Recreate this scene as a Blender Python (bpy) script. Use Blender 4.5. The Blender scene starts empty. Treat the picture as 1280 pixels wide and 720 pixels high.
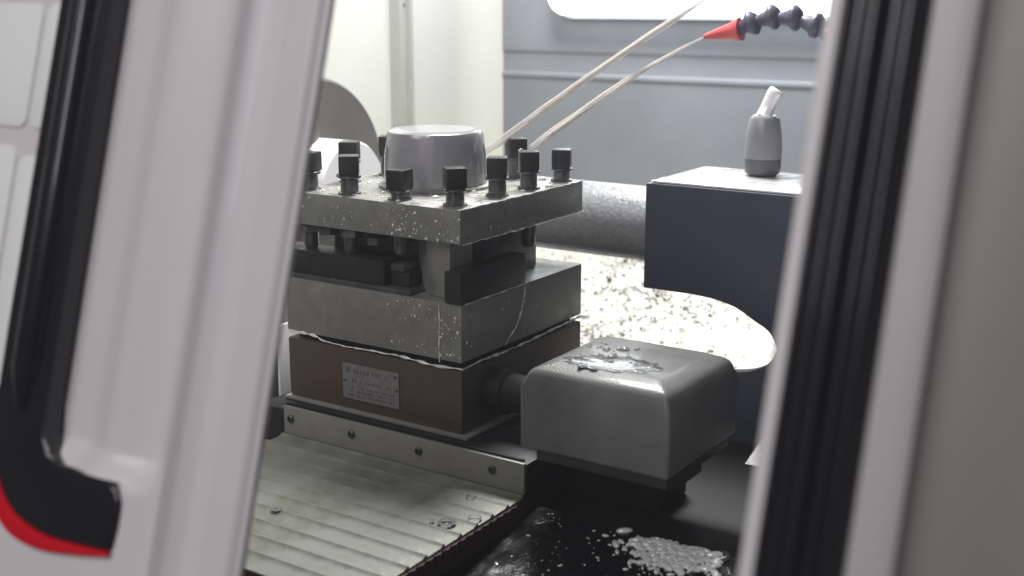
import bpy, bmesh, math, random
import numpy as np
from mathutils import Vector, Matrix, noise
random.seed(7)
sc = bpy.context.scene
COL = sc.collection
R = math.radians

# ------------------------------------------------------------------ camera
cam_d = bpy.data.cameras.new('camera')
cam = bpy.data.objects.new('camera', cam_d); COL.objects.link(cam)
cam.location = (0.5752, -0.7918, 0.3526)
cam.rotation_euler = (R(90 - 13.4), 0, R(33.5))
cam_d.sensor_width = 36.0
cam_d.lens = 36.0 * 1511.0 / 1280.0
cam_d.clip_start = 0.02; cam_d.clip_end = 50
cam_d.dof.use_dof = True
cam_d.dof.focus_distance = 1.06
cam_d.dof.aperture_fstop = 6.5
sc.camera = cam

# ------------------------------------------------------------------ world (dim workshop surroundings)
w = bpy.data.worlds.new('World'); sc.world = w; w.use_nodes = True
bg = w.node_tree.nodes['Background']
bg.inputs[0].default_value = (0.80, 0.78, 0.80, 1); bg.inputs[1].default_value = 0.07

def area(name, loc, target, size, energy, color, sy=None):
    d = bpy.data.lights.new(name, 'AREA'); d.shape = 'RECTANGLE'; d.size = size; d.size_y = sy or size
    d.energy = energy; d.color = color
    o = bpy.data.objects.new(name, d); COL.objects.link(o); o.location = loc
    v = Vector(target) - Vector(loc); o.rotation_euler = v.to_track_quat('-Z', 'Y').to_euler()
    return o
area('overhead_fill', (-0.19, 0.50, 1.05), (0.02, 0.46, 0.0), 0.36, 20.0, (1.0, 0.99, 0.97), 0.22)  # unseen lamp added to brighten the top faces and the pool
area('left_wall_fill', (-0.32, 0.50, 1.0), (-0.69, 0.56, 0.15), 0.22, 4.2, (1.0, 0.985, 0.92))  # unseen lamp added to lift the left wall
area('workshop_lamp', (-0.35, -2.1, 2.2), (0.2, -0.3, 0.1), 1.6, 35.0, (1.0, 0.96, 0.96))
area('front_strip_fill', (0.62, -2.2, 1.5), (0.3, -0.4, 0.2), 0.22, 12.0, (0.95, 0.93, 1.0), 1.3)  # unseen strip light added for highlights and the apron patch

vs = sc.view_settings
vs.view_transform = 'Standard'; vs.look = 'None'; vs.exposure = 0.0; vs.gamma = 1.0
try: vs.use_curve_mapping = False
except Exception: pass
sc.render.resolution_x = 1024; sc.render.resolution_y = 576

# ------------------------------------------------------------------ materials
def mat(name, color, rough=0.5, metal=0.0, var=0.0, scale=20.0, bump=0.0, bscale=200.0, coat=0.0,
        color2=None, rvar=0.0, stretch=None, bdist=0.001, lo=0.35, hi=0.65, trans=0.0, ior=1.45, detail=5):
    m = bpy.data.materials.new(name); m.use_nodes = True
    nt = m.node_tree; b = nt.nodes['Principled BSDF']
    b.inputs['Base Color'].default_value = (*color, 1)
    b.inputs['Roughness'].default_value = rough; b.inputs['Metallic'].default_value = metal
    b.inputs['IOR'].default_value = ior
    b.inputs['Coat Weight'].default_value = coat; b.inputs['Coat Roughness'].default_value = 0.08
    b.inputs['Transmission Weight'].default_value = trans
    tc = nt.nodes.new('ShaderNodeTexCoord'); src = tc.outputs['Object']
    if stretch:
        mp = nt.nodes.new('ShaderNodeMapping'); mp.inputs['Scale'].default_value = stretch
        nt.links.new(src, mp.inputs['Vector']); src = mp.outputs['Vector']
    if var or color2 or rvar:
        n = nt.nodes.new('ShaderNodeTexNoise'); n.inputs['Scale'].default_value = scale
        n.inputs['Detail'].default_value = detail; n.inputs['Roughness'].default_value = 0.6
        nt.links.new(src, n.inputs['Vector'])
        rmp = nt.nodes.new('ShaderNodeMapRange'); rmp.inputs[1].default_value = lo; rmp.inputs[2].default_value = hi
        nt.links.new(n.outputs['Fac'], rmp.inputs[0])
        mx = nt.nodes.new('ShaderNodeMix'); mx.data_type = 'RGBA'
        c2 = color2 or tuple(c * (1 - var) for c in color)
        mx.inputs[6].default_value = (*c2, 1); mx.inputs[7].default_value = (*color, 1)
        nt.links.new(rmp.outputs[0], mx.inputs[0]); nt.links.new(mx.outputs[2], b.inputs['Base Color'])
        if rvar:
            r2 = nt.nodes.new('ShaderNodeMapRange'); r2.inputs[1].default_value = lo; r2.inputs[2].default_value = hi
            r2.inputs[3].default_value = rough - rvar; r2.inputs[4].default_value = rough + rvar
            nt.links.new(n.outputs['Fac'], r2.inputs[0]); nt.links.new(r2.outputs[0], b.inputs['Roughness'])
    if bump:
        n2 = nt.nodes.new('ShaderNodeTexNoise'); n2.inputs['Scale'].default_value = bscale; n2.inputs['Detail'].default_value = 4
        nt.links.new(src, n2.inputs['Vector'])
        bp = nt.nodes.new('ShaderNodeBump'); bp.inputs['Strength'].default_value = bump; bp.inputs['Distance'].default_value = bdist
        nt.links.new(n2.outputs['Fac'], bp.inputs['Height']); nt.links.new(bp.outputs[0], b.inputs['Normal'])
    return m

M = {}
M['steel'] = mat('wet_ground_steel', (0.37, 0.365, 0.345), 0.42, 0.5, 0.14, 60, 0.25, 500, rvar=0.1)
M['plate'] = mat('wet_plate_steel', (0.375, 0.375, 0.352), 0.38, 0.45, 0.13, 70, 0.25, 420, rvar=0.12)
M['base_iron'] = mat('oily_brown_iron', (0.115, 0.103, 0.088), 0.38, 0.35, 0, 9, 0.2, 400, color2=(0.150, 0.106, 0.074), rvar=0.08)
M['cap'] = mat('grey_cap_paint', (0.36, 0.355, 0.38), 0.22, 0.1, 0.12, 30, 0.15, 90, coat=0.5)
M['black_oxide'] = mat('black_oxide_screw', (0.060, 0.059, 0.063), 0.34, 0.3, 0.3, 80, 0.2, 400)
M['collar'] = mat('worn_screw_steel', (0.20, 0.20, 0.205), 0.3, 0.6, 0.4, 120)
M['shank'] = mat('black_tool_steel', (0.045, 0.046, 0.046), 0.42, 0.3, 0.3, 60, 0.25, 300)
M['motor'] = mat('grey_motor_paint', (0.190, 0.190, 0.188), 0.40, 0.0, 0.22, 26, 0.35, 600, coat=0.2, rvar=0.1)
M['motor_dark'] = mat('dark_motor_flange', (0.06, 0.06, 0.062), 0.4, 0.2, 0.3, 60)
M['tail'] = mat('slate_blue_paint', (0.060, 0.066, 0.088), 0.40, 0.0, 0.12, 12, 0.15, 300, coat=0.2)
M['quill'] = mat('wet_quill_steel', (0.34, 0.35, 0.37), 0.42, 0.35, 0.2, 160, 0.5, 260, rvar=0.1, bdist=0.0015)
M['wall_cream'] = mat('pale_wall_paint', (0.54, 0.545, 0.50), 0.45, 0, 0.06, 4)
M['head_paint'] = mat('white_headstock_paint', (0.78, 0.78, 0.72), 0.45, 0, 0.04, 3)
M['wall_grey'] = mat('blue_grey_wall_paint', (0.215, 0.23, 0.255), 0.45, 0, 0.16, 6, 0.1, 60)
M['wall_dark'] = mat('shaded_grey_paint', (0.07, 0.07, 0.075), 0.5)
M['guard'] = mat('wet_grey_guard', (0.17, 0.17, 0.17), 0.4, 0.1, 0.3, 25, 0.4, 60, rvar=0.1)
M['bar'] = mat('dimmed_grey_door_bar', (0.46, 0.44, 0.44), 0.4, 0, 0.06, 8)  # greyed to stand for the weaker light on the right door
M['channel'] = mat('grey_green_channel', (0.34, 0.35, 0.31), 0.5, 0.1, 0.1, 12)
M['chuck'] = mat('chuck_steel', (0.15, 0.14, 0.13), 0.45, 0.3, 0.25, 9, 0.2, 120, rvar=0.1)
M['work'] = mat('bright_turned_workpiece', (0.86, 0.85, 0.86), 0.5, 0.0, 0.06, 20)
M['coolant'] = mat('milky_coolant', (0.82, 0.805, 0.75), 0.16, 0, 0.0, 60, 0.6, 90, coat=0.4, color2=(0.55, 0.53, 0.46), bdist=0.004)
M['film'] = mat('milky_coolant_film', (0.86, 0.86, 0.87), 0.18, 0, 0.10, 60, 0.9, 70, coat=0.6, bdist=0.005)
M['drop'] = mat('coolant_drop', (0.90, 0.90, 0.88), 0.08, 0, coat=0.5)
M['glint'] = mat('white_glint_drops', (0.90, 0.90, 0.90), 0.12, 0.15, coat=1.0)  # white drops in place of a mirrored light on the carriage
M['clear'] = mat('clear_coolant', (0.80, 0.80, 0.80), 0.06, 0, trans=0.75, ior=1.33)
M['jet'] = mat('milky_coolant_jet', (0.86, 0.81, 0.77), 0.3, 0, 0.12, 60, 0.0, 150, trans=0.15, ior=1.1, stretch=(0.3, 0.3, 0.3))
M['jet'].node_tree.nodes['Principled BSDF'].inputs['Alpha'].default_value = 0.36
M['strip'] = mat('pale_alloy_strip', (0.33, 0.325, 0.305), 0.48, 0.2, 0.12, 40, 0.15, 300, rvar=0.06)
M['slat'] = mat('stained_alloy_slat', (0.265, 0.27, 0.245), 0.50, 0.15, 0, 26, 0.35, 160, color2=(0.145, 0.152, 0.105), rvar=0.1, lo=0.33, hi=0.6)
M['bolt'] = mat('dark_bolt', (0.12, 0.12, 0.12), 0.35, 0.8, 0.3, 200)
M['red_dark'] = mat('dark_red_rubber', (0.045, 0.003, 0.011), 0.6, 0, 0.4, 60, 0.4, 200)
M['saddle'] = mat('wet_black_paint', (0.010, 0.011, 0.012), 0.16, 0, 0.3, 18, 0.55, 38, coat=0.6, rvar=0.10, bdist=0.004)
M['bed'] = mat('dark_bed_iron', (0.035, 0.036, 0.04), 0.4, 0.3, 0.3, 20, 0.3, 90)
M['rail'] = mat('ground_bed_way', (0.20, 0.20, 0.21), 0.35, 0.6, 0.4, 40, 0.3, 120)
M['chip'] = mat('steel_chip', (0.11, 0.11, 0.10), 0.35, 0.5, 0.6, 300)
M['door'] = mat('pinkish_white_door_paint', (0.66, 0.635, 0.64), 0.36, 0, 0.05, 6, 0.06, 500, coat=0.1)
M['door_light'] = mat('light_inset_panel', (0.80, 0.81, 0.79), 0.35, 0, 0.04, 8)
M['black_gloss'] = mat('black_gloss_plastic', (0.011, 0.010, 0.014), 0.30, 0, 0.2, 30, coat=0.6)
M['black_matt'] = mat('black_matt_rubber', (0.010, 0.010, 0.010), 0.6, 0, 0.2, 30)
M['red'] = mat('bright_red_trim', (0.62, 0.004, 0.018), 0.35, 0, 0.05, 20, coat=0.2)
M['door_shade'] = mat('shade_toned_door_panel', (0.23, 0.215, 0.20), 0.4, 0, 0.08, 8)  # grey door panel with its shadow put into the base colour
M['hose'] = mat('slate_blue_hose', (0.10, 0.10, 0.145), 0.4, 0, 0.15, 60)
M['nozzle'] = mat('red_nozzle', (0.62, 0.10, 0.10), 0.4, 0, 0.1, 60)
M['knob'] = mat('grey_knob', (0.20, 0.205, 0.22), 0.35, 0, 0.1, 60, coat=0.2)
M['knob_dark'] = mat('dark_knob_ring', (0.085, 0.087, 0.095), 0.4, 0, 0.2, 60)
M['lever'] = mat('polished_white_lever', (0.85, 0.85, 0.86), 0.2, 0.1, 0.05, 60, coat=0.5)
M['tag'] = mat('aluminium_nameplate', (0.36, 0.35, 0.345), 0.45, 0.5, 0.15, 120)
M['ink'] = mat('faded_print', (0.13, 0.125, 0.13), 0.6, 0)
M['frame_grey'] = mat('grey_lamp_frame', (0.50, 0.52, 0.56), 0.45, 0, 0.05, 10)
def emis(name, col, s):
    m = bpy.data.materials.new(name); m.use_nodes = True; nt = m.node_tree
    nt.nodes.remove(nt.nodes['Principled BSDF']); e = nt.nodes.new('ShaderNodeEmission')
    e.inputs[0].default_value = (*col, 1); e.inputs[1].default_value = s
    nt.links.new(e.outputs[0], nt.nodes['Material Output'].inputs[0]); return m
M['lamp'] = emis('lamp_diffuser', (0.90, 0.95, 1.0), 5.0)

# ------------------------------------------------------------------ helpers
ORG = {}
def link(o, parent=None):
    COL.objects.link(o)
    if parent is not None: o.parent = parent
    return o
def tag(o, label, cat=None, group=None, kind=None):
    if label: o['label'] = label
    if cat: o['category'] = cat
    if group: o['group'] = group
    if kind: o['kind'] = kind
    return o
def thing(name, loc, label, cat, group=None):
    o = bpy.data.objects.new(name, None); o.empty_display_size = 0.02; COL.objects.link(o); o.location = loc
    ORG[o.name] = Vector(loc); return tag(o, label, cat, group)
def smooth_mesh(me, ang=35):
    for p in me.polygons: p.use_smooth = True
    try: me.set_sharp_from_angle(angle=R(ang))
    except Exception: pass
def obj(name, bm, m, parent=None, org=None, smooth=True, ang=35, bev=0.0, seg=2):
    """mesh given in world coordinates -> one object; origin at its parent's origin (or org)"""
    bmesh.ops.remove_doubles(bm, verts=bm.verts, dist=1e-6)
    bmesh.ops.recalc_face_normals(bm, faces=bm.faces)
    if bev:
        es = [e for e in bm.edges if len(e.link_faces) == 2 and e.calc_face_angle(0) > R(30)]
        bmesh.ops.bevel(bm, geom=es, offset=bev, segments=seg, profile=0.6, affect='EDGES')
    o_ = ORG[parent.name] if parent is not None else Vector(org or (0, 0, 0))
    bmesh.ops.translate(bm, verts=bm.verts, vec=-o_)
    me = bpy.data.meshes.new(name); bm.to_mesh(me); bm.free()
    if smooth: smooth_mesh(me, ang)
    me.materials.append(M[m] if isinstance(m, str) else m)
    o = bpy.data.objects.new(name, me); link(o, parent)
    if parent is None: o.location = o_
    ORG[o.name] = o_
    return o
def inst(name, me, loc, parent, rot=None):
    """a piece sharing mesh data at a world position"""
    o = bpy.data.objects.new(name, me); link(o, parent)
    o.location = Vector(loc) - (ORG[parent.name] if parent is not None else Vector((0, 0, 0)))
    if rot: o.rotation_euler = rot
    ORG[o.name] = Vector(loc); return o
def mesh_of(name, bm, m, bev=0, ang=35):
    bmesh.ops.recalc_face_normals(bm, faces=bm.faces)
    if bev:
        es = [e for e in bm.edges if len(e.link_faces) == 2 and e.calc_face_angle(0) > R(30)]
        bmesh.ops.bevel(bm, geom=es, offset=bev, segments=2, profile=0.6, affect='EDGES')
    me = bpy.data.meshes.new(name); bm.to_mesh(me); bm.free(); smooth_mesh(me, ang); me.materials.append(M[m]); return me
def B(): return bmesh.new()
def box(bm, x0, x1, y0, y1, z0, z1):
    v = [bm.verts.new((x, y, z)) for z in (z0, z1) for x, y in ((x0, y0), (x1, y0), (x1, y1), (x0, y1))]
    for f in ((3, 2, 1, 0), (4, 5, 6, 7), (0, 1, 5, 4), (1, 2, 6, 5), (2, 3, 7, 6), (3, 0, 4, 7)): bm.faces.new([v[i] for i in f])
    return bm
def lathe(bm, prof, c, axis='Z', n=32):
    """prof: (radius, height) pairs"""
    rings = []
    for r, h in prof:
        ring = []
        for i in range(n):
            a = 2 * math.pi * i / n; p, q = max(r, 1e-5) * math.cos(a), max(r, 1e-5) * math.sin(a)
            if axis == 'Z': co = (c[0] + p, c[1] + q, c[2] + h)
            elif axis == 'X': co = (c[0] + h, c[1] + p, c[2] + q)
            else: co = (c[0] + p, c[1] + h, c[2] + q)
            ring.append(bm.verts.new(co))
        rings.append(ring)
    for a_, b_ in zip(rings, rings[1:]):
        for i in range(n): bm.faces.new((a_[i], a_[(i + 1) % n], b_[(i + 1) % n], b_[i]))
    bm.faces.new(rings[0][::-1]); bm.faces.new(rings[-1]); return bm
def tube(bm, pts, radii, n=10, cap=True):
    pts = [Vector(p) for p in pts]; rings = []
    if not hasattr(radii, '__len__'): radii = [radii] * len(pts)
    ref = Vector((0.13, 0.21, 0.97))
    for i, p in enumerate(pts):
        t = (pts[min(i + 1, len(pts) - 1)] - pts[max(i - 1, 0)]).normalized()
        if abs(t.dot(ref)) > 0.95: ref = Vector((0.9, 0.1, 0.2))
        u = t.cross(ref).normalized(); v = t.cross(u)
        rings.append([bm.verts.new(p + (u * math.cos(2 * math.pi * k / n) + v * math.sin(2 * math.pi * k / n)) * radii[i]) for k in range(n)])
    for a_, b_ in zip(rings, rings[1:]):
        for i in range(n): bm.faces.new((a_[i], a_[(i + 1) % n], b_[(i + 1) % n], b_[i]))
    if cap: bm.faces.new(rings[0][::-1]); bm.faces.new(rings[-1])
    return bm
def prism(bm, poly, fn, h0, h1):
    """poly in 2D extruded between h0 and h1; fn(p, q, h) -> 3D point"""
    a_ = [bm.verts.new(fn(p, q, h0)) for p, q in poly]; b_ = [bm.verts.new(fn(p, q, h1)) for p, q in poly]
    n = len(poly)
    for i in range(n): bm.faces.new((a_[i], a_[(i + 1) % n], b_[(i + 1) % n], b_[i]))
    bm.faces.new(a_[::-1]); bm.faces.new(b_); return bm
def rrect(x0, x1, y0, y1, r, n=6):
    out = []
    for cx, cy, a0 in ((x1 - r, y1 - r, 0), (x0 + r, y1 - r, 90), (x0 + r, y0 + r, 180), (x1 - r, y0 + r, 270)):
        for i in range(n + 1):
            a = R(a0 + 90 * i / n); out.append((cx + r * math.cos(a), cy + r * math.sin(a)))
    return out
def spline(pts, k=8):
    P = [Vector(p) for p in pts]; P = [2 * P[0] - P[1]] + P + [2 * P[-1] - P[-2]]; out = []
    for i in range(1, len(P) - 2):
        for j in range(k):
            t = j / k; a, b, c, d = P[i - 1:i + 3]
            out.append(0.5 * ((2 * b) + (c - a) * t + (2 * a - 5 * b + 4 * c - d) * t * t + (3 * b - a - 3 * c + d) * t ** 3))
    out.append(P[-2]); return out

# ------------------------------------------------------------------ the enclosure
# left wall (headstock side), bending in a wide radius into the back wall
bm = B(); prof = [(-0.69, -0.30)]
rc = 0.06
for i in range(9):
    a = R(180 - 90 * i / 8); prof.append((-0.69 + rc + rc * math.cos(a), 1.0 - rc + rc * math.sin(a)))
# wall_left: flat part only; the bend belongs to the back wall
box(bm, -0.72, -0.69, -0.30, 0.9398, -0.30, 0.75)
tag(obj('wall_left', bm, 'wall_cream'), None, kind='structure')
bm = B(); z0, z1 = -0.30, 0.75
pl = [(p[0], p[1]) for p in prof[1:]]
outer = [(p[0] - 0.0, p[1]) for p in pl]
inn = pl[:]
back = [(-0.69 + rc + (rc + 0.03) * math.cos(R(180 - 90 * i / 8)), 1.0 - rc + (rc + 0.03) * math.sin(R(180 - 90 * i / 8))) for i in range(9)]
prism(bm, inn + back[::-1], lambda p, q, h: (p, q, h), z0, z1)
tag(obj('wall_corner', bm, 'wall_cream', ang=60), None, kind='structure')
# back wall: lower panel, a stepped ledge, upper strip under the lamp
bm = B(); x0, x1 = -0.6298, 0.95
sec = [(1.0, -0.30), (1.0, 0.221), (0.996, 0.224), (0.996, 0.229), (1.002, 0.232), (1.002, 0.262), (0.998, 0.268), (0.998, 0.75), (1.04, 0.75), (1.04, -0.30)]
prism(bm, sec, lambda p, q, h: (h, p, q), x0, x1)
tag(obj('wall_back', bm, 'wall_grey', bev=0.0015), None, kind='structure')

bm = B(); box(bm, 0.95, 0.98, -0.42, 1.04, -0.30, 0.75)
tag(obj('wall_right', bm, 'wall_dark'), None, kind='structure')
bm = B(); box(bm, -0.72, 0.98, -0.62, 1.04, -0.34, -0.302)
tag(obj('machine_floor', bm, 'bed'), None, kind='structure')
# low wet guard standing at the back of the coolant pool
bm = B(); prism(bm, [(0.957, -0.142), (0.957, -0.036), (0.966, -0.030), (0.975, -0.030), (0.975, -0.142)], lambda p, q, h: (h, p, q), -0.60, 0.60)
tag(obj('splash_guard', bm, 'guard', org=(0, 0.92, -0.12), bev=0.002), 'long low grey splash guard behind the coolant pool', 'splash guard')

# lamp on the back wall
L = thing('work_lamp', (-0.24, 0.99, 0.325), 'bright white lamp panel with rounded corners on the back wall', 'lamp')
poly = rrect(-0.513, 0.03, 0.3285, 0.60, 0.035)
bm = B(); prism(bm, poly, lambda p, q, h: (p, h, q), 0.9965, 0.958)
obj('diffuser', bm, 'lamp', L, bev=0.002)
bm = B()
outer = rrect(-0.519, 0.036, 0.3225, 0.606, 0.039); vi = []; n = len(poly)
for h in (0.9975, 0.987):
    vi.append([bm.verts.new((p, h, q)) for p, q in outer]); vi.append([bm.verts.new((p - 0 , h, q)) for p, q in rrect(-0.5145, 0.0315, 0.3270, 0.6015, 0.0362)])
for i in range(n):
    j = (i + 1) % n
    for a_, b_ in ((0, 1), (1, 3), (3, 2), (2, 0)): bm.faces.new((vi[a_][i], vi[a_][j], vi[b_][j], vi[b_][i]))
obj('frame', bm, 'frame_grey', L)

# vertical channel on the left wall
V = thing('wall_channel', (-0.69, 0.785, -0.10), 'grey green vertical sheet metal channel on the cream wall', 'channel')
bm = B(); prism(bm, [(-0.6895, 0.762), (-0.672, 0.766), (-0.672, 0.776), (-0.678, 0.779), (-0.678, 0.789), (-0.672, 0.792), (-0.672, 0.800), (-0.6895, 0.804)], lambda p, q, h: (p, q, h), -0.12, 0.70)
obj('channel_body', bm, 'channel', V)
bm = B(); lathe(bm, [(0.0032, 0), (0.0032, 0.002), (0.002, 0.003)], (0, 0, 0), 'X', 12); me = mesh_of('screw', bm, 'bolt')
for z in (0.345, 0.10): inst('screw', me, (-0.6785, 0.784, z), V)

def sst0(a, b, x):
    t = min(1, max(0, (x - a) / (b - a))); return t * t * (3 - 2 * t)
# chip tray filled with milky coolant, chips in it
def pool_z(x, y):
    return -0.135 + 0.080 * sst0(0.55, 0.95, y) + 0.006 * noise.noise((x * 14, y * 14, 0.3)) + 0.0030 * noise.noise((x * 45, y * 45, 2.3)) + 0.0012 * noise.noise((x * 130, y * 130, 2.3))
bm = B(); NX, NY = 170, 110; vv = []
for j in range(NY + 1):
    for i in range(NX + 1):
        x = -0.688 + (0.13 + 0.688) * i / NX; y = 0.46 + (0.955 - 0.46) * j / NY
        z = pool_z(x, y)
        vv.append(bm.verts.new((x, y, z)))
for j in range(NY):
    for i in range(NX):
        a = j * (NX + 1) + i; bm.faces.new((vv[a], vv[a + 1], vv[a + NX + 2], vv[a + NX + 1]))
tag(obj('coolant_pool', bm, 'coolant', ang=80), None, kind='structure')
bm = B()
for k in range(4600):
    x = random.uniform(-0.60, 0.10); y = random.uniform(0.56, 0.95)
    d = noise.noise((x * 9, y * 9, 5.0)) + 0.5 * (1 - abs(x + 0.24) / 0.25)
    if d < random.uniform(-0.1, 0.75): continue
    a0 = random.uniform(0, 6.28); rr = random.uniform(0.0012, 0.0048) * random.uniform(0.6, 1.2); wdt = random.uniform(0.0006, 0.0022); turns = random.uniform(1.2, 5.5); zc = pool_z(x, y) + 0.0012; n = 7
    tilt = Matrix.Rotation(random.uniform(-0.7, 0.7), 3, 'X') @ Matrix.Rotation(random.uniform(-.7, .7), 3, 'Y')
    prev = None
    for i in range(n + 1):
        a = a0 + turns * i / n; c = Vector((rr * math.cos(a), rr * math.sin(a), 0.0012 * i / n)); e = c + Vector((0, 0, wdt)) + c.normalized() * 0.0006
        p = [bm.verts.new(Vector((x, y, zc)) + tilt @ q) for q in (c, e)]
        if prev: bm.faces.new((prev[0], p[0], p[1], prev[1]))
        prev = p
tag(obj('metal_chips', bm, 'chip'), 'curled grey metal chips strewn over the milky coolant pool', 'chips', kind='stuff')

# lathe bed with two ways
BD = thing('lathe_bed', (0.0, 0.45, -0.30), 'dark cast iron lathe bed with ground ways under the tailstock', 'lathe bed')
bm = B(); box(bm, -0.55, 0.75, 0.262, 0.452, -0.30, -0.095); obj('bed_body', bm, 'bed', BD, bev=0.004)
for y0_, y1_ in ((0.275, 0.325), (0.395, 0.445)):
    bm = B(); box(bm, -0.55, 0.75, y0_, y1_, -0.0945, -0.078); obj('way', bm, 'bed', BD, bev=0.003)
# headstock block behind the chuck
H = thing('headstock', (-0.6, 0.40, -0.12), 'white painted headstock housing low behind the turret', 'headstock')
bm = B(); box(bm, -0.689, -0.56, 0.20, 0.58, -0.30, 0.10); obj('housing', bm, 'head_paint', H, bev=0.008, seg=3)
bm = B(); lathe(bm, [(0.075, 0), (0.075, 0.035)], (-0.585, 0.345, 0.13), 'X', 40); obj('spindle_nose', bm, 'chuck', H)

bm = B(); box(bm, -0.3350, -0.3320, 0.12, 0.30, -0.094, 0.010)
tag(obj('chuck_guard', bm, 'work', org=(-0.333, 0.2, -0.094), bev=0.001), 'white upright guard plate beyond the left side of the turret base', 'guard plate')
# ------------------------------------------------------------------ chuck and workpiece
CK = thing('lathe_chuck', (-0.55, 0.345, 0.125), 'large grey round lathe chuck behind the turret', 'chuck')
bm = B(); lathe(bm, [(0.120, 0), (0.131, 0.004), (0.131, 0.072), (0.127, 0.078), (0.045, 0.078), (0.045, 0.06)], (-0.55, 0.345, 0.128), 'X', 72)
obj('chuck_body', bm, 'chuck', CK)
for k in range(3):
    bm = B(); box(bm, -0.471, -0.447, -0.014, 0.014, 0.062, 0.122)
    bmesh.ops.rotate(bm, verts=bm.verts, cent=(0, 0, 0), matrix=Matrix.Rotation(R(30 + 120 * k), 3, 'X'))
    bmesh.ops.translate(bm, verts=bm.verts, vec=(0, 0.345, 0.128)); obj('jaw', bm, 'chuck', CK, bev=0.002)
WP = None
bm = B(); lathe(bm, [(0.058, 0), (0.058, 0.066), (0.056, 0.069)], (-0.4705, 0.332, 0.127), 'X', 64)
tag(obj('workpiece', bm, 'work', org=(-0.47, 0.332, 0.127)), 'bright white round workpiece held in the chuck', 'workpiece')

# ------------------------------------------------------------------ tailstock
T = thing('tailstock', (0.2, 0.33, -0.08), 'slate blue tailstock block with coolant covered top', 'tailstock')
arch = spline([(0.046, 0.0, 0.078), (0.078, 0, 0.0782), (0.111, 0, 0.0775), (0.140, 0, 0.0725), (0.163, 0, 0.061), (0.178, 0, 0.052), (0.186, 0, 0.036), (0.190, 0, 0.010), (0.190, 0, -0.030)], 5)
poly = [(0.046, 0.182)] + [(p.x, p.z) for p in arch] + [(0.190, -0.0775), (0.42, -0.0775), (0.42, 0.182)]
bm = B(); prism(bm, poly, lambda p, q, h: (p, h, q), 0.240, 0.370)
obj('body', bm, 'tail', T, bev=0.0025)
lip = spline([(0.1895, 0, 0.036), (0.1845, 0, 0.034), (0.181, 0, 0.026), (0.171, 0, 0.0174), (0.150, 0, 0.010), (0.10, 0, 0.004), (0.05, 0, 0.002)], 5)
bm = B(); prism(bm, [(p.x, p.z) for p in lip] + [(0.05, -0.0775), (0.1895, -0.0775)], lambda p, q, h: (p, h, q), 0.2400, 0.2520); obj('foot_plate', bm, 'tail', T, bev=0.0015)
bm = B(); lathe(bm, [(0.037, 0), (0.039, 0.003), (0.039, 0.20), (0.043, 0.201), (0.043, 0.212)], (-0.166, 0.325, 0.125), 'X', 48)
obj('quill', bm, 'quill', T)
bm = B(); lathe(bm, [(0.0, -0.03), (0.018, 0), (0.018, 0.004)], (-0.168, 0.325, 0.125), 'X', 32); obj('center_point', bm, 'collar', T)
# coolant lying on the tailstock top
bm = B(); pts = []
for i in range(60):
    u = i / 60 * 4; s_, t_ = int(u), u % 1
    x, y = [(0.050 + t_ * 0.36, 0.2435), (0.412, 0.2435 + t_ * 0.122), (0.412 - t_ * 0.36, 0.3665), (0.050, 0.3665 - t_ * 0.122)][s_]
    x += (0.0025 if s_ == 3 else 0) * noise.noise((x * 80, y * 80, 1)); pts.append((x, y))
prism(bm, pts, lambda p, q, h: (p, q, h), 0.1825, 0.1842); obj('coolant_film', bm, 'film', T, bev=0.0006)
KN = thing('clamp_knob', (0.126, 0.334, 0.184), 'grey tapered knob with a white lever on the tailstock top', 'knob')
c = (0.126, 0.334, 0.1842)
bm = B(); lathe(bm, [(0.013, 0), (0.0168, 0.003), (0.0178, 0.009), (0.0178, 0.017)], c); obj('knob_ring', bm, 'knob_dark', KN)
bm = B(); lathe(bm, [(0.0180, 0.0172), (0.0182, 0.026), (0.0172, 0.040), (0.0148, 0.055), (0.0132, 0.0572)], c); obj('knob_body', bm, 'knob', KN)
bm = B(); tube(bm, spline([(0.1255, 0.334, 0.2420), (0.1275, 0.336, 0.250), (0.1305, 0.338, 0.259), (0.133, 0.340, 0.2645), (0.135, 0.341, 0.268)], 4), [0.0085, 0.0080, 0.0076, 0.0073, 0.0071, 0.0070, 0.0070, 0.0070, 0.0071, 0.0073, 0.0075, 0.0077, 0.0078, 0.0078, 0.0076, 0.0068, 0.0045], 14); obj('lever', bm, 'lever', KN)
bm = B(); lathe(bm, [(0.0115, 0.0573), (0.0115, 0.0590)], c); obj('knob_cap', bm, 'lever', KN)

# ------------------------------------------------------------------ saddle (black wet cross carriage)
SD = thing('carriage_saddle', (0.1, 0, -0.16), 'wet glossy black carriage casting with sloping apron under the motor housing', 'carriage')
bm = B(); box(bm, -0.26, 0.46, -0.28, 0.255, -0.16, -0.1005); obj('saddle_body', bm, 'saddle', SD, bev=0.004)
bm = B(); box(bm, 0.079, 0.46, -0.0155, 0.255, -0.1003, -0.060); obj('saddle_table', bm, 'black_matt', SD, bev=0.003)
bm = B(); NX, NY = 70, 50; vv = []
for q in range(NY + 1):
    for i in range(NX + 1):
        x = 0.0885 + (0.46 - 0.0885) * i / NX; y = -0.016 - 0.25 * q / NY
        z = -0.0480 + (y + 0.016) * 0.16 + 0.0016 * noise.noise((x * 26, y * 34, 0.7)) + 0.0007 * noise.noise((x * 80, y * 95, 4.0))
        vv.append(bm.verts.new((x, y, z)))
for q in range(NY):
    for i in range(NX):
        a = q * (NX + 1) + i; bm.faces.new((vv[a], vv[a + 1], vv[a + NX + 2], vv[a + NX + 1]))
bd = [vv[i] for i in range(NX + 1)], [vv[q * (NX + 1)] for q in range(NY + 1)], [vv[q * (NX + 1) + NX] for q in range(NY + 1)], [vv[NY * (NX + 1) + i] for i in range(NX + 1)]
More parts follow.
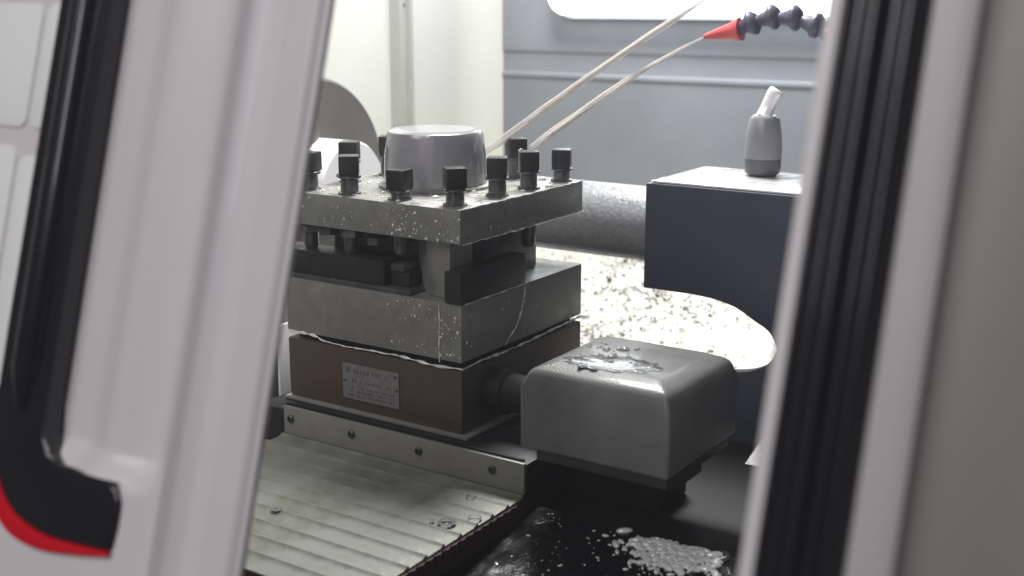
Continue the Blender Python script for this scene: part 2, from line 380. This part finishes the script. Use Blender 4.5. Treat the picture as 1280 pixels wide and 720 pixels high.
for row in bd:
    lo_ = [bm.verts.new((v.co.x, v.co.y, -0.1000)) for v in row]
    for a_, b_, c_, d_ in zip(row, row[1:], lo_[1:], lo_): bm.faces.new((a_, b_, c_, d_))
obj('sloping_apron', bm, 'saddle', SD, ang=60)
CS = thing('cross_slide', (-0.07, 0.1, -0.06), 'black cross slide block carrying the tool turret', 'cross slide')
bm = B(); box(bm, -0.215, 0.0778, -0.026, 0.235, -0.1002, -0.0135); obj('slide_body', bm, 'bed', CS, bev=0.002)
bm = B(); box(bm, 0.0785, 0.165, 0.045, 0.10, -0.0597, -0.022); obj('motor_bracket', bm, 'black_matt', CS, bev=0.003)
bh = thing('counterbored_bolt', (0.247, -0.0200, -0.0490), 'dark socket bolt sunk in the wet black carriage', 'bolt')
bm = B(); lathe(bm, [(0.0095, -0.004), (0.0095, 0.0014), (0.0085, 0.002), (0.0055, 0.002), (0.0052, -0.001), (0.001, -0.001)], (0, 0, 0))
bmesh.ops.rotate(bm, verts=bm.verts, cent=(0, 0, 0), matrix=Matrix.Rotation(R(9), 3, 'X')); bmesh.ops.translate(bm, verts=bm.verts, vec=(0.247, -0.0200, -0.0490)); obj('bolt_head', bm, 'black_matt', bh)

M['puddle'] = mat('clear_puddle_on_paint', (0.13, 0.13, 0.128), 0.07, 0, 0.0, 30, 0.7, 120, coat=0.6, bdist=0.003)
M['swarf'] = mat('wet_fine_swarf', (0.85, 0.85, 0.86), 0.22, 0.55, 0.5, 90, 0.5, 200, rvar=0.1, bdist=0.002)
# white drops on the apron, put in for a bright reflection
bm = B()
def apron_z(x, y): return -0.0480 + (y + 0.016) * 0.16 + 0.0016 * noise.noise((x * 26, y * 34, 0.7)) + 0.0007 * noise.noise((x * 80, y * 95, 4.0))
for k in range(620):
    far = random.random() < 0.22
    x = random.gauss(0.216, 0.018) if not far else random.uniform(0.10, 0.26); y = random.gauss(-0.030, 0.0095) if not far else random.uniform(-0.11, -0.018)
    if not (0.092 < x < 0.27 and -0.12 < y < -0.017): continue
    rr = (random.uniform(0.0010, 0.0036) if not far else random.uniform(0.0004, 0.0016)) * (0.5 + random.random())
    a0 = random.uniform(0, 3.14)
    bmesh.ops.create_icosphere(bm, subdivisions=2 if rr > 0.002 else 1, radius=1.0, matrix=Matrix.Translation((x, y, apron_z(x, y) + 0.0002)) @ Matrix.Rotation(a0, 4, 'Z') @ Matrix.Diagonal((rr * 1.5, rr * 0.7, rr * 0.6, 1)))
tag(obj('glint_drops', bm, 'glint', org=(0.2, -0.03, -0.05), ang=80), 'white drops standing in for bright reflections on the black carriage', 'glint', kind='stuff')

# ------------------------------------------------------------------ turret base
TB = thing('tool_turret', (-0.1, 0.1, -0.013), 'grey square four way tool turret wet with coolant', 'tool turret')
bm = B(); box(bm, -0.200, 0.0, 0.0, 0.200, -0.0095, 0.047)
base = obj('base_block', bm, 'base_iron', TB, bev=0.0022)
bm = B(); box(bm, -0.204, 0.0075, -0.0035, 0.204, -0.0130, -0.0100); obj('base_flange', bm, 'strip', TB, bev=0.0008)
bm = B(); box(bm, -0.192, -0.008, 0.008, 0.192, 0.0472, 0.0535); obj('index_ring', bm, 'bed', TB)
bm = B(); box(bm, -0.200, 0.0, 0.0, 0.200, 0.0537, 0.1045)
obj('lower_block', bm, 'steel', TB, bev=0.0016)
# pinwheel core between lower block and top plate
bm = B(); prism(bm, [(-0.158, 0.042), (-0.040, 0.042), (-0.040, 0.030), (-0.030, 0.030), (-0.030, 0.165), (-0.042, 0.165), (-0.042, 0.170), (-0.170, 0.170), (-0.170, 0.035), (-0.158, 0.035)], lambda p, q, h: (p, q, h), 0.1047, 0.1555)
obj('core', bm, 'collar', TB, bev=0.0015)
# the corner post with a slanted face that shows grey between the slots
bm = B(); prism(bm, [(-0.072, 0.036), (-0.046, 0.016), (-0.0165, 0.0075), (-0.0165, 0.041), (-0.072, 0.041)], lambda p, q, h: (p, q, h), 0.1047, 0.1555)
obj('corner_post', bm, 'steel', TB, bev=0.002)
bm = B(); box(bm, -0.200, 0.0, 0.0, 0.200, 0.1557, 0.185)
obj('top_plate', bm, 'plate', TB, bev=0.0014)
bm = B(); lathe(bm, [(0.0475, 0), (0.0478, 0.004), (0.0470, 0.028), (0.0448, 0.0465), (0.0430, 0.0505), (0.0395, 0.0522), (0.030, 0.0527)], (-0.1, 0.1, 0.1852), 'Z', 64)
obj('dome_cap', bm, 'cap', TB)
bm = B(); lathe(bm, [(0.053, 0), (0.053, 0.0022), (0.050, 0.003)], (-0.1, 0.1, 0.1852), 'Z', 64); obj('cap_collar', bm, 'steel', TB)
# nameplate
bm = B(); poly = rrect(-0.1325, -0.0675, 0.0005, 0.0335, 0.001, 3)
prism(bm, poly, lambda p, q, h: (p, h, q), -0.0002, -0.0012)
NP = obj('nameplate', bm, 'tag', TB)
bm = B()
def glyphs(z, x0, x1, h, wmin, wmax, gap):
    x = x0
    while x < x1:
        wd = random.uniform(wmin, wmax); 
        if random.random() < 0.85:
            for q in range(random.randint(2, 3)):
                zz = z + h * q / 3; box(bm, x, min(x + wd, x1), -0.00135, -0.0011, zz, zz + h * 0.16)
            box(bm, x + wd * 0.3, x + wd * 0.3 + wd * 0.18, -0.00135, -0.00112, z, z + h)
        x += wd + gap
box(bm, -0.1285, -0.1235, -0.00135, -0.0011, 0.0255, 0.0305)
glyphs(0.0255, -0.119, -0.101, 0.004, 0.0022, 0.0032, 0.0009)
glyphs(0.0255, -0.098, -0.080, 0.0042, 0.0022, 0.0036, 0.0009)
glyphs(0.0165, -0.122, -0.112, 0.0038, 0.002, 0.003, 0.0007)
glyphs(0.0165, -0.106, -0.078, 0.0032, 0.0016, 0.003, 0.0009)
for z in (0.0110, 0.0073, 0.0036): glyphs(z, -0.127, -0.073, 0.0022, 0.0012, 0.0026, 0.0006)
obj('print', bm, 'ink', NP, smooth=False)
bm = B(); lathe(bm, [(0.0013, -0.0012), (0.0013, -0.0022), (0.0007, -0.0027)], (0, 0, 0), 'Y', 10); me = mesh_of('rivet', bm, 'bolt')
for p in ((-0.1302, 0.0175), (-0.0698, 0.0175), (-0.0715, 0.0300)): inst('rivet', me, (p[0], 0, p[1]), NP)

# square-headed clamping screws
def screw_mesh(h):
    bm = B(); lathe(bm, [(0.0105, -0.0002), (0.0105, 0.0012), (0.0080, 0.0020), (0.0078, h - 0.0208), (0.0074, h - 0.0206)], (0, 0, 0), 'Z', 16)
    me1 = mesh_of('screw_shank', bm, 'collar')
    bm = B(); box(bm, -0.0088, 0.0088, -0.0088, 0.0088, h - 0.0175, h); me2 = mesh_of('screw_head', bm, 'black_oxide', bev=0.0012)
    bm = B(); lathe(bm, [(0.0092, h - 0.0205), (0.0105, h - 0.0197), (0.0105, h - 0.0182), (0.0095, h - 0.0176)], (0, 0, 0), 'Z', 20); me3 = mesh_of('screw_flange', bm, 'collar')
    return me1, me2, me3
sm = {h: screw_mesh(h) for h in (0.026, 0.030, 0.032, 0.034, 0.038)}
SCR = [(-0.182, 0.018, .034, 10), (-0.134, 0.018, .034, 38), (-0.077, 0.018, .026, 8), (-0.018, 0.018, .032, 48), (-0.018, 0.081, .034, 30), (-0.018, 0.132, .034, 40),
       (-0.018, 0.190, .030, 25), (-0.066, 0.184, .038, 52), (-0.120, 0.184, .034, 5), (-0.182, 0.184, .034, 20), (-0.182, 0.132, .038, 33), (-0.182, 0.074, .038, 28)]
for x, y, h, a in SCR:
    s_ = inst('clamp_screw', sm[h][0], (x, y, 0.1852), TB, (0, 0, R(a)))
    for nm, me in (('screw_head', sm[h][1]), ('screw_flange', sm[h][2])):
        o = bpy.data.objects.new(nm, me); link(o, s_)
# screw points coming out under the top plate on the tool shanks
bm = B(); lathe(bm, [(0.0066, 0), (0.0066, -0.0165), (0.0050, -0.019)], (0, 0, 0), 'Z', 16); mpt = mesh_of('screw_point', bm, 'collar')
bm = B(); lathe(bm, [(0.0066, 0), (0.0066, -0.022), (0.0050, -0.0245)], (0, 0, 0), 'Z', 16); mpt2 = mesh_of('screw_point_long', bm, 'collar')
for x, y, me in ((-0.182, 0.018, mpt2), (-0.134, 0.018, mpt2), (-0.077, 0.018, mpt), (-0.018, 0.132, mpt2)):
    inst('screw_point', me, (x, y, 0.1556), TB)

# tool shanks clamped in the turret slots
bm = B(); box(bm, -0.245, -0.0862, 0.0045, 0.032, 0.1092, 0.1310)
tag(obj('tool_shank', bm, 'shank', org=(-0.15, 0.018, 0.105), bev=0.0015), 'black square tool bar clamped in the turret slot above the nameplate', 'tool bar')
bm = B(); box(bm, -0.0158, 0.0012, -0.002, 0.098, 0.1048, 0.1325)
tag(obj('tool_shank', bm, 'shank', org=(-0.015, 0.04, 0.105), bev=0.0015), 'short black tool bar clamped in the slot facing the tailstock', 'tool bar')

for x0_, x1_, y0_, y1_, z0_, z1_, mm in ((-0.205, -0.0560, 0.0020, 0.033, 0.1047, 0.1089, 'rail'), (-0.0840, -0.0640, 0.012, 0.034, 0.1092, 0.1225, 'shank'), (-0.0830, -0.0680, 0.010, 0.032, 0.1227, 0.1290, 'rail')):
    bm = B(); box(bm, x0_, x1_, y0_, y1_, z0_, z1_); obj('shim_block', bm, mm, TB, bev=0.0012)
bm = B(); lathe(bm, [(0.0098, 0), (0.0104, 0.001), (0.0104, 0.0065), (0.0095, 0.0075)], (0, 0, 0), 'Z', 6); mnut = mesh_of('lock_nut', bm, 'rail', ang=20)
for x, y in ((-0.182, 0.018), (-0.134, 0.018), (-0.160, 0.018), (-0.105, 0.020)): inst('lock_nut', mnut, (x, y, 0.1460 if x != -0.105 else 0.1420), TB, (0, 0, R(random.uniform(0, 60))))
# coolant on the turret: rim line, trickles and drops
def rim(pts, r): 
    bm = B(); P = spline(pts, 14)
    P = [p + Vector((0, 0, 0.0009 * noise.noise((p.x * 90, p.y * 90, 1.1)))) for p in P]
    tube(bm, P, [r * (0.30 + 1.9 * abs(noise.noise((p.x * 75, p.y * 75 + p.z * 75, 7)))) for p in P], 8); return bm
obj('coolant_bead', rim([(-0.1995, -0.0006, 0.0535), (-0.165, -0.0008, 0.0530), (-0.155, -0.0008, 0.0500), (-0.13, -0.0008, 0.0490), (-0.07, -0.0008, 0.0500), (-0.03, -0.0008, 0.0480), (-0.001, -0.0008, 0.0490), (0.001, 0.002, 0.0490), (0.001, 0.03, 0.0500), (0.001, 0.07, 0.0490), (0.001, 0.12, 0.0500), (0.001, 0.199, 0.0525)], 0.0012), 'drop', TB)
obj('coolant_bead', rim([(0.0006, 0.0, 0.1850), (0.0008, 0.05, 0.1851), (0.0008, 0.10, 0.1852), (0.0008, 0.15, 0.1852), (0.0008, 0.2, 0.1852)], 0.00075), 'drop', TB)
obj('coolant_bead', rim([(0.0006, 0.002, 0.1557), (0.0008, 0.06, 0.1555), (0.0008, 0.12, 0.1556), (0.0008, 0.2, 0.1556)], 0.0007), 'drop', TB)
for pts, r in (([(-0.0225, -0.0008, 0.103), (-0.0220, -0.0008, 0.085), (-0.0228, -0.0008, 0.065), (-0.0225, -0.0008, 0.052)], 0.0007),
               ([(0.0008, 0.098, 0.104), (0.0008, 0.095, 0.090), (0.0008, 0.085, 0.070), (0.0008, 0.065, 0.055)], 0.0007),
               ([(0.0012, 0.004, 0.1045), (0.0012, 0.05, 0.1047), (0.0012, 0.10, 0.1047)], 0.0007)):
    obj('coolant_trickle', rim(pts, r), 'drop', TB)
bm = B()
def drop(c, r, nrm):
    c = Vector(c)
    if noise.noise(c * 45) < random.uniform(-0.45, 0.25): return
    r *= 0.55 + 1.5 * random.random() ** 3
    q = Vector(nrm).to_track_quat('Z', 'Y').to_matrix().to_4x4()
    bmesh.ops.create_icosphere(bm, subdivisions=1, radius=1.0, matrix=Matrix.Translation(c) @ q @ Matrix.Diagonal((r, r * random.uniform(0.8, 1.5), r * 0.55, 1)))
for k in range(190):   # plate, front face
    u = random.random() ** 0.55; drop((-0.19 + 0.19 * u, -0.0002, random.triangular(0.157, 0.184, 0.158)), random.uniform(0.0004, 0.0010), (0, -1, 0))
for k in range(150):   # lower block, front face near the corner
    u = random.random() ** 0.35; drop((-0.13 + 0.13 * u, -0.0002, random.uniform(0.056, 0.103)), random.uniform(0.0004, 0.0010), (0, -1, 0))
for k in range(50):   # right faces
    drop((0.0002, random.random() ** 1.5 * 0.13, random.choice((random.uniform(0.157, 0.165), random.uniform(0.056, 0.103)))), random.uniform(0.0004, 0.0009), (1, 0, 0))
for k in range(420):   # top plate
    drop((random.uniform(-0.197, -0.003), random.uniform(0.003, 0.197), 0.1853), random.uniform(0.0006, 0.0026), (0, 0, 1))
tag(obj('coolant_drops', bm, 'drop', TB, ang=80), None, kind='stuff')
bm = B()
for x, y, h, a in SCR:     # water collecting at the screws
    for k in range(5):
        an = random.uniform(0, 6.28); drop((x + 0.0085 * math.cos(an), y + 0.0085 * math.sin(an), 0.1855 + random.choice((0, 0, h - 0.018, h))), random.uniform(0.0010, 0.0024), (0, 0, 1))
tag(obj('coolant_drops', bm, 'clear', TB, ang=80), None, kind='stuff')

# ------------------------------------------------------------------ motor housing
MH = thing('motor_housing', (0.15, 0.02, 0.0), 'grey box shaped motor housing with chamfered wet top', 'motor housing')
mx0, mx1, my0, my1 = 0.0845, 0.2140, -0.040, 0.085
bm = B()
box(bm, mx0, mx1, my0, my1, 0.010, 0.0790); bmesh.ops.recalc_face_normals(bm, faces=bm.faces)
te = [e for e in bm.edges if all(v.co.z > 0.07 for v in e.verts)]
bmesh.ops.bevel(bm, geom=te, offset=0.0190, segments=2, profile=0.5, affect='EDGES')
obj('housing_shell', bm, 'motor', MH, ang=40, bev=0.0034, seg=3)
bm = B(); box(bm, mx0 + 0.012, mx1 - 0.004, my0 + 0.006, my1 - 0.006, 0.0, 0.0098); obj('housing_flange', bm, 'motor_dark', MH, bev=0.0015)
bm = B(); box(bm, mx0 + 0.02, mx1 - 0.02, my0 + 0.058, my1 - 0.02, -0.0218, -0.0002); obj('motor_foot', bm, 'motor_dark', MH, bev=0.0015)
bm = B(); lathe(bm, [(0.020, 0), (0.020, 0.018), (0.017, 0.020), (0.017, 0.060), (0.024, 0.062), (0.024, 0.0836)], (0.0008, 0.045, 0.020), 'X', 32); obj('drive_coupling', bm, 'black_matt', MH)
def patch(pts, z, h, m, name, parent):
    bm = B(); prism(bm, pts, lambda p, q, hh: (p, q, hh), z, z + h); return obj(name, bm, m, parent, bev=h * 0.4)
pp = []; PX, PY = 0.146, -0.002
for i in range(64):
    a = 2 * math.pi * i / 64; k = 1 + 0.18 * noise.noise((math.cos(a) * 3, math.sin(a) * 3, 4.2)) + 0.22 * noise.noise((math.cos(a) * 9, math.sin(a) * 9, 1.2))
    pp.append((PX + 0.034 * k * math.cos(a) + 0.010 * math.sin(a), PY + 0.021 * k * math.sin(a)))
patch(pp, 0.0791, 0.0003, 'puddle', 'coolant_puddle', MH)
bm = B()
for k in range(90):
    x = random.gauss(0.122, 0.016); y = random.gauss(0.020, 0.016)
    if mx0 + 0.02 < x < mx1 - 0.02 and my0 + 0.026 < y < my1 - 0.026: drop((x, y, 0.0793), random.uniform(0.0006, 0.0024), (0, 0, 1))
tag(obj('coolant_drops', bm, 'clear', MH, ang=80), None, kind='stuff')

# small bracket at the right
SB = thing('sheet_bracket', (0.23, 0.15, -0.06), 'small grey sheet metal bracket on the carriage behind the motor housing', 'bracket')
bm = B(); prism(bm, [(0.207, 0.124), (0.262, 0.124), (0.262, 0.18), (0.206, 0.165)], lambda p, q, h: (p, q, h + (q - 0.124) * 0.25), -0.0330, -0.0315); obj('bracket_plate', bm, 'rail', SB)
bm = B(); box(bm, 0.225, 0.262, 0.150, 0.19, -0.0597, -0.0275); obj('bracket_foot', bm, 'black_matt', SB)

# ------------------------------------------------------------------ way cover in front of the turret
WC = thing('way_cover', (-0.05, -0.13, -0.06), 'ribbed pale metal way cover stained green in front of the turret', 'way cover')
bm = B(); box(bm, -0.1800, 0.0825, -0.0300, -0.0265, -0.0350, -0.0085); obj('end_plate', bm, 'strip', WC, bev=0.0006)
bm = B(); box(bm, -0.1800, 0.0790, -0.0262, -0.0235, -0.0133, -0.0068); obj('rubber_seal', bm, 'black_matt', WC)
bm = B(); lathe(bm, [(0.0036, 0), (0.0036, -0.0016), (0.0028, -0.0024), (0.0017, -0.0024), (0.0016, -0.0012)], (0, 0, 0), 'Y', 16); me = mesh_of('bolt', bm, 'bolt')
for x in (-0.1711, -0.0983, -0.0236, 0.0521): inst('bolt', me, (x, -0.0301, -0.0195), WC)
bm = B(); pitch = 0.0212
prism(bm, [(0.0, -0.0022), (0.0, 0.0016), (-0.0007, 0.0023), (-0.0015, 0.0023), (-0.0028, 0.0015), (-0.0062, 0.0002), (-pitch + 0.0001, 0.0), (-pitch + 0.0001, -0.0022)], lambda p, q, h: (h, p, q), -0.1815, 0.0825)
me = mesh_of('slat', bm, 'slat', bev=0.0002)
for k in range(10):
    o = inst('slat', me, (0, -0.0304 - pitch * k, -0.0368 - 0.00005 * k), WC)
# red rubber bellows edge below the slats
bm = B(); zz = []
for i in range(43):
    y = -0.0305 - 0.212 * i / 42; zz.append((0.0838 + (0.0022 if i % 2 else 0), y))
poly = zz + [(0.0745, zz[-1][1]), (0.0745, zz[0][1])]
prism(bm, poly, lambda p, q, h: (p, q, h), -0.0565, -0.0388); obj('bellows_edge', bm, 'red_dark', WC)
bm = B(); box(bm, -0.1815, 0.0740, -0.2425, -0.2380, -0.0590, -0.0388); obj('bellows_front', bm, 'red_dark', WC)
# oil rings and dark spots left on the slats
def ring(cx, cy, r, wd, z=-0.0346):
    bm = B(); n = 22; vi = []
    for i in range(n + 1):
        a = 2 * math.pi * i / n; k = 1 + 0.15 * noise.noise((math.cos(a) * 2 + cx * 90, math.sin(a) * 2, 1)); wv = wd * (0.6 + 0.7 * abs(noise.noise((a * 1.3, cx * 50, 3))))
        vi.append([bm.verts.new((cx + rr * k * math.cos(a), cy + rr * k * math.sin(a), z)) for rr in (r - wv, r)])
    for a_, b_ in zip(vi, vi[1:]): bm.faces.new((a_[0], b_[0], b_[1], a_[1]))
    obj('oil_mark', bm, 'ink', WC)
for cx, cy, r, wd in ((0.0615, -0.106, 0.0075, 0.0042), (0.0500, -0.109, 0.0022, 0.0021), (0.0745, -0.0875, 0.0055, 0.0018), (0.0480, -0.0545, 0.0040, 0.0014), (-0.0640, -0.1595, 0.0048, 0.0047), (-0.078, -0.190, 0.0022, 0.0021)): ring(cx, cy, r, wd)

# ------------------------------------------------------------------ coolant nozzle, hose and jets
HS = thing('coolant_hose', (0.18, 0.40, 0.32), 'slate blue segmented coolant hose with red nozzle', 'coolant hose')
path = spline([(0.066, 0.40, 0.3225), (0.086, 0.40, 0.3315), (0.110, 0.40, 0.3345), (0.132, 0.40, 0.3325), (0.152, 0.40, 0.3235), (0.172, 0.40, 0.311), (0.20, 0.40, 0.285), (0.23, 0.40, 0.25), (0.26, 0.40, 0.19), (0.27, 0.40, 0.10)], 10)
d = [0.0]
for a_, b_ in zip(path, path[1:]): d.append(d[-1] + (b_ - a_).length)
def at(s):
    for i in range(len(d) - 1):
        if d[i + 1] >= s: 
            t = (s - d[i]) / (d[i + 1] - d[i]); return path[i].lerp(path[i + 1], t), (path[i + 1] - path[i]).normalized()
    return path[-1], (path[-1] - path[-2]).normalized()
bm = B(); lathe(bm, [(0.0052, -0.002), (0.0058, 0.001), (0.0086, 0.0110), (0.0128, 0.0150), (0.0130, 0.0185), (0.0085, 0.0230), (0.0060, 0.0235)], (0, 0, 0), 'Z', 20)
me = mesh_of('hose_segment', bm, 'hose', ang=50)
s_ = 0.0
while s_ < d[-1] - 0.02:
    p, t = at(s_); o = inst('hose_segment', me, p, HS); o.rotation_euler = t.to_track_quat('Z', 'Y').to_euler(); s_ += 0.0230
p0 = Vector((0.068, 0.40, 0.3230)); p1 = Vector((0.0235, 0.40, 0.3140)); dr = (p1 - p0).normalized()
bm = B(); tube(bm, [p0 - dr * 0.001, p0 + dr * 0.004, p0 + dr * 0.010, p0 + dr * 0.026, p0 + dr * 0.040], [0.0118, 0.0112, 0.0085, 0.0055, 0.0028], 20); obj('nozzle', bm, 'nozzle', HS)
def jet(name, a, b, r0, r1, sag, label):
    a, b = Vector(a), Vector(b); n = 44; bm = B(); dd = (b - a).normalized(); u = dd.cross(Vector((0, 0, 1))).normalized(); w_ = dd.cross(u)
    for k in range(9):
        an = k * 2.4; rad = 0.0 if k == 0 else (0.35 + 0.65 * (k / 8) ** 0.5); P = []; rr = []
        t0, t1 = (0.0, 1.0) if k < 3 else (random.uniform(0.0, 0.25), random.uniform(0.8, 1.0))
        for i in range(n + 1):
            t = t0 + (t1 - t0) * i / n; p = a.lerp(b, t); p.z += sag * 4 * t * (1 - t); R_ = r0 + (r1 - r0) * min(1, t * 1.3)
            an2 = an + 1.2 * noise.noise((t * 3, k * 3.1, r0 * 700))
            p = p + (u * math.cos(an2) + w_ * math.sin(an2)) * rad * R_ * 0.75; P.append(p)
            rr.append(R_ * 0.42 * (0.6 + 0.7 * abs(noise.noise((t * 12, k * 5.3, 0.5)))) if 0 < i < n else 0.0001)
        tube(bm, P, rr, 7)
    for k in range(26):
        t = random.uniform(0.35, 1.0); p = a.lerp(b, t); p.z += sag * 4 * t * (1 - t); an = random.uniform(0, 6.28)
        p = p + (u * math.cos(an) + w_ * math.sin(an)) * r1 * random.uniform(0.6, 2.2) * t
        bmesh.ops.create_icosphere(bm, subdivisions=1, radius=random.uniform(0.0003, 0.0008), matrix=Matrix.Translation(p))
    return tag(obj(name, bm, 'jet', org=tuple(a)), label, 'coolant jet', 'coolant jets')
jet('coolant_jet', p0 + dr * 0.0405, (-0.018, 0.133, 0.2200), 0.0014, 0.0042, 0.006, 'thin coolant jet spraying from the red nozzle onto the turret')
jet('coolant_jet', (0.075, 0.42, 0.385), (-0.085, 0.15, 0.207), 0.0030, 0.0044, 0.006, 'thin coolant jet striking behind the domed turret cap')

# ------------------------------------------------------------------ doors (leaning plane)
AL = R(16.5); U = Vector((0, math.sin(AL), math.cos(AL))); NN = Vector((0, -math.cos(AL), math.sin(AL))); OO = Vector((0, -0.42, 0.25))
def D(s, v, n): return OO + Vector((s, 0, 0)) + U * v + NN * n
def sst(a, b, x):
    t = min(1, max(0, (x - a) / (b - a))); return t * t * (3 - 2 * t)
def sdrr(x, y, x0, x1, y0, y1, r):
    qx = abs(x - (x0 + x1) / 2) - (x1 - x0) / 2 + r; qy = abs(y - (y0 + y1) / 2) - (y1 - y0) / 2 + r
    return math.hypot(max(qx, 0), max(qy, 0)) + min(max(qx, qy), 0) - r
LD = thing('sliding_door', D(0.08, -0.33, 0), 'pinkish white sliding door with black handle and red trim', 'sliding door')
def leaf_h(s, v):
    n = 0.0
    dd = sdrr(s, v, 0.060, 0.157, -0.121, 0.40, 0.014)
    n -= 0.0105 * sst(0.004, -0.013, dd)
    if dd < 0: n += 0.0058 * sst(0.024, 0.0, abs(s - 0.118))
    n += 0.0042 * math.exp(-((s - 0.165) / 0.0024) ** 2)
    n -= 0.0050 * sst(0.166, 0.178, s) - 0.0042 * sst(0.184, 0.194, s)
    n -= 0.0035 * sst(0.205, 0.2105, s) ** 2
    return n
ss = list(np.arange(-0.10, 0.056, 0.008)) + list(np.arange(0.056, 0.2105, 0.0012)) + [0.2105]
vvs = list(np.arange(-0.34, -0.14, 0.01)) + list(np.arange(-0.14, -0.10, 0.0015)) + list(np.arange(-0.10, 0.3, 0.02))
bm = B(); g = [[bm.verts.new(D(s, v, leaf_h(s, v))) for s in ss] for v in vvs]
for a_, b_ in zip(g, g[1:]):
    for i in range(len(ss) - 1): bm.faces.new((a_[i], a_[i + 1], b_[i + 1], b_[i]))
# return flange at the closing edge: rounded, then running inwards
edge = [[r_[-1]] for r_ in g]
for s, n in ((0.2115, -0.0045), (0.2120, -0.006), (0.2110, -0.0080), (0.2000, -0.0090), (0.1960, -0.018), (-0.10, -0.018)):
    for k, v in enumerate(vvs): edge[k].append(bm.verts.new(D(s, v, n)))
for a_, b_ in zip(edge, edge[1:]):
    for i in range(len(a_) - 1): bm.faces.new((a_[i], a_[i + 1], b_[i + 1], b_[i]))
obj('door_leaf', bm, 'door', LD, ang=50)
# long black handle with a foot at its lower end
def dprism(name, poly, n0, n1, m, parent, bev=0.0, seg=3):
    bm = B(); prism(bm, poly, lambda p, q, h: tuple(D(p, q, h)), n0, n1); return obj(name, bm, m, parent, bev=bev, seg=seg)
out = [(0.035, 0.29), (0.0345, -0.06)] + [(p.x, p.y) for p in spline([(0.035, -0.092, 0), (0.0385, -0.115, 0), (0.047, -0.1365, 0), (0.062, -0.150, 0), (0.085, -0.1555, 0), (0.110, -0.155, 0), (0.136, -0.1525, 0)], 5)]
inner = [(0.1375, -0.140), (0.1375, -0.130), (0.1345, -0.1235), (0.128, -0.1205), (0.092, -0.1208), (0.0820, -0.117), (0.0765, -0.1085), (0.0745, -0.095), (0.0730, 0.29)]
dprism('handle', out + inner, -0.0095, 0.0025, 'black_gloss', LD, bev=0.003)
bm = B()
for s0, r_ in ((0.0455, 0.0075), (0.0600, 0.0065)):
    pass
obj_h = B(); tube(obj_h, [tuple(D(0.0565, v, 0.0010)) for v in (-0.10, -0.08, 0.0, 0.29)], [0.004, 0.0085, 0.0085, 0.0085], 20); obj('handle_rib', obj_h, 'black_gloss', LD)
bm.free()
o1 = [p for p in out[2:]]
lo = []
for i, p in enumerate(o1):
    t = i / (len(o1) - 1); lo.append((p[0] - 0.001, p[1] - (0.0165 * (1 - t) + 0.0022)))
lo = [(0.0, -0.118), (0.02, -0.130)] and lo
dprism('red_trim', o1 + lo[::-1], -0.001, 0.0025, 'red', LD, bev=0.0006, seg=2)
# light inset panels left of the handle
for (a, b, c_, e) in ((-0.040, 0.0215, 0.0400, 0.105), (0.0245, 0.0420, 0.0400, 0.105), (-0.030, 0.0180, -0.060, 0.030), (0.0210, 0.0420, -0.100, 0.026)):
    dprism('inset_panel', rrect(a, b, c_, e, 0.006, 5), -0.003, 0.0012, 'door_light', LD, bev=0.0008, seg=2)

RD = thing('door_post', D(0.50, -0.33, 0), 'leaning grey door post with wide black rubber gasket', 'door post')
bm = B()
for s0, s1, n0, n1 in ((0.4345, 0.4396, -0.030, 0.0), ):
    prism(bm, [(s0, n0), (s0, n1 - 0.001), (s0 + 0.001, n1), (s1, n1), (s1, n0)], lambda p, q, h: tuple(D(p, h, q)), -0.34, 0.29)
obj('edge_strip', bm, 'door', RD)
bm = B(); gp = [(0.4398, -0.028)]
for i in range(40):
    s = 0.4398 + (0.4692 - 0.4398) * i / 39; x = i / 39
    n = 0.004 * math.sin(math.pi * x) ** 0.5 + 0.0022 * math.cos(x * 2 * math.pi * 2.5); gp.append((s, n - 0.002))
gp.append((0.4692, -0.028)); prism(bm, gp, lambda p, q, h: tuple(D(p, h, q)), -0.34, 0.29); obj('gasket', bm, 'black_gloss', RD, ang=60)
bm = B(); prism(bm, [(0.4695, -0.03), (0.4695, 0.001), (0.4705, 0.0025), (0.4815, 0.0025), (0.4840, 0.0010), (0.4845, -0.003), (0.4845, -0.03)], lambda p, q, h: tuple(D(p, h, q)), -0.34, 0.29); obj('frame_bar', bm, 'bar', RD)
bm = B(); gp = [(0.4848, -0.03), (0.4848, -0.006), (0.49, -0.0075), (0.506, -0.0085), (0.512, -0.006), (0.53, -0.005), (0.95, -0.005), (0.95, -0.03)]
prism(bm, gp, lambda p, q, h: tuple(D(p, h, q)), -0.34, 0.29); obj('shaded_panel', bm, 'door_shade', RD, ang=60)

# ------------------------------------------------------------------ coolant mist hanging in the air
HZ = bpy.data.materials.new('coolant_mist'); HZ.use_nodes = True; nt = HZ.node_tree
nt.nodes.remove(nt.nodes['Principled BSDF']); pv = nt.nodes.new('ShaderNodeVolumePrincipled')
pv.inputs['Color'].default_value = (0.88, 0.92, 1.0, 1); pv.inputs['Density'].default_value = 0.028; pv.inputs['Anisotropy'].default_value = 0.2
nt.links.new(pv.outputs[0], nt.nodes['Material Output'].inputs['Volume'])
bm = B(); box(bm, -1.3, 1.5, -1.2, 1.3, -1.36, 0.80)
tag(obj('haze', bm, HZ, smooth=False), 'thin coolant mist filling the air inside the machine', 'haze', kind='stuff')
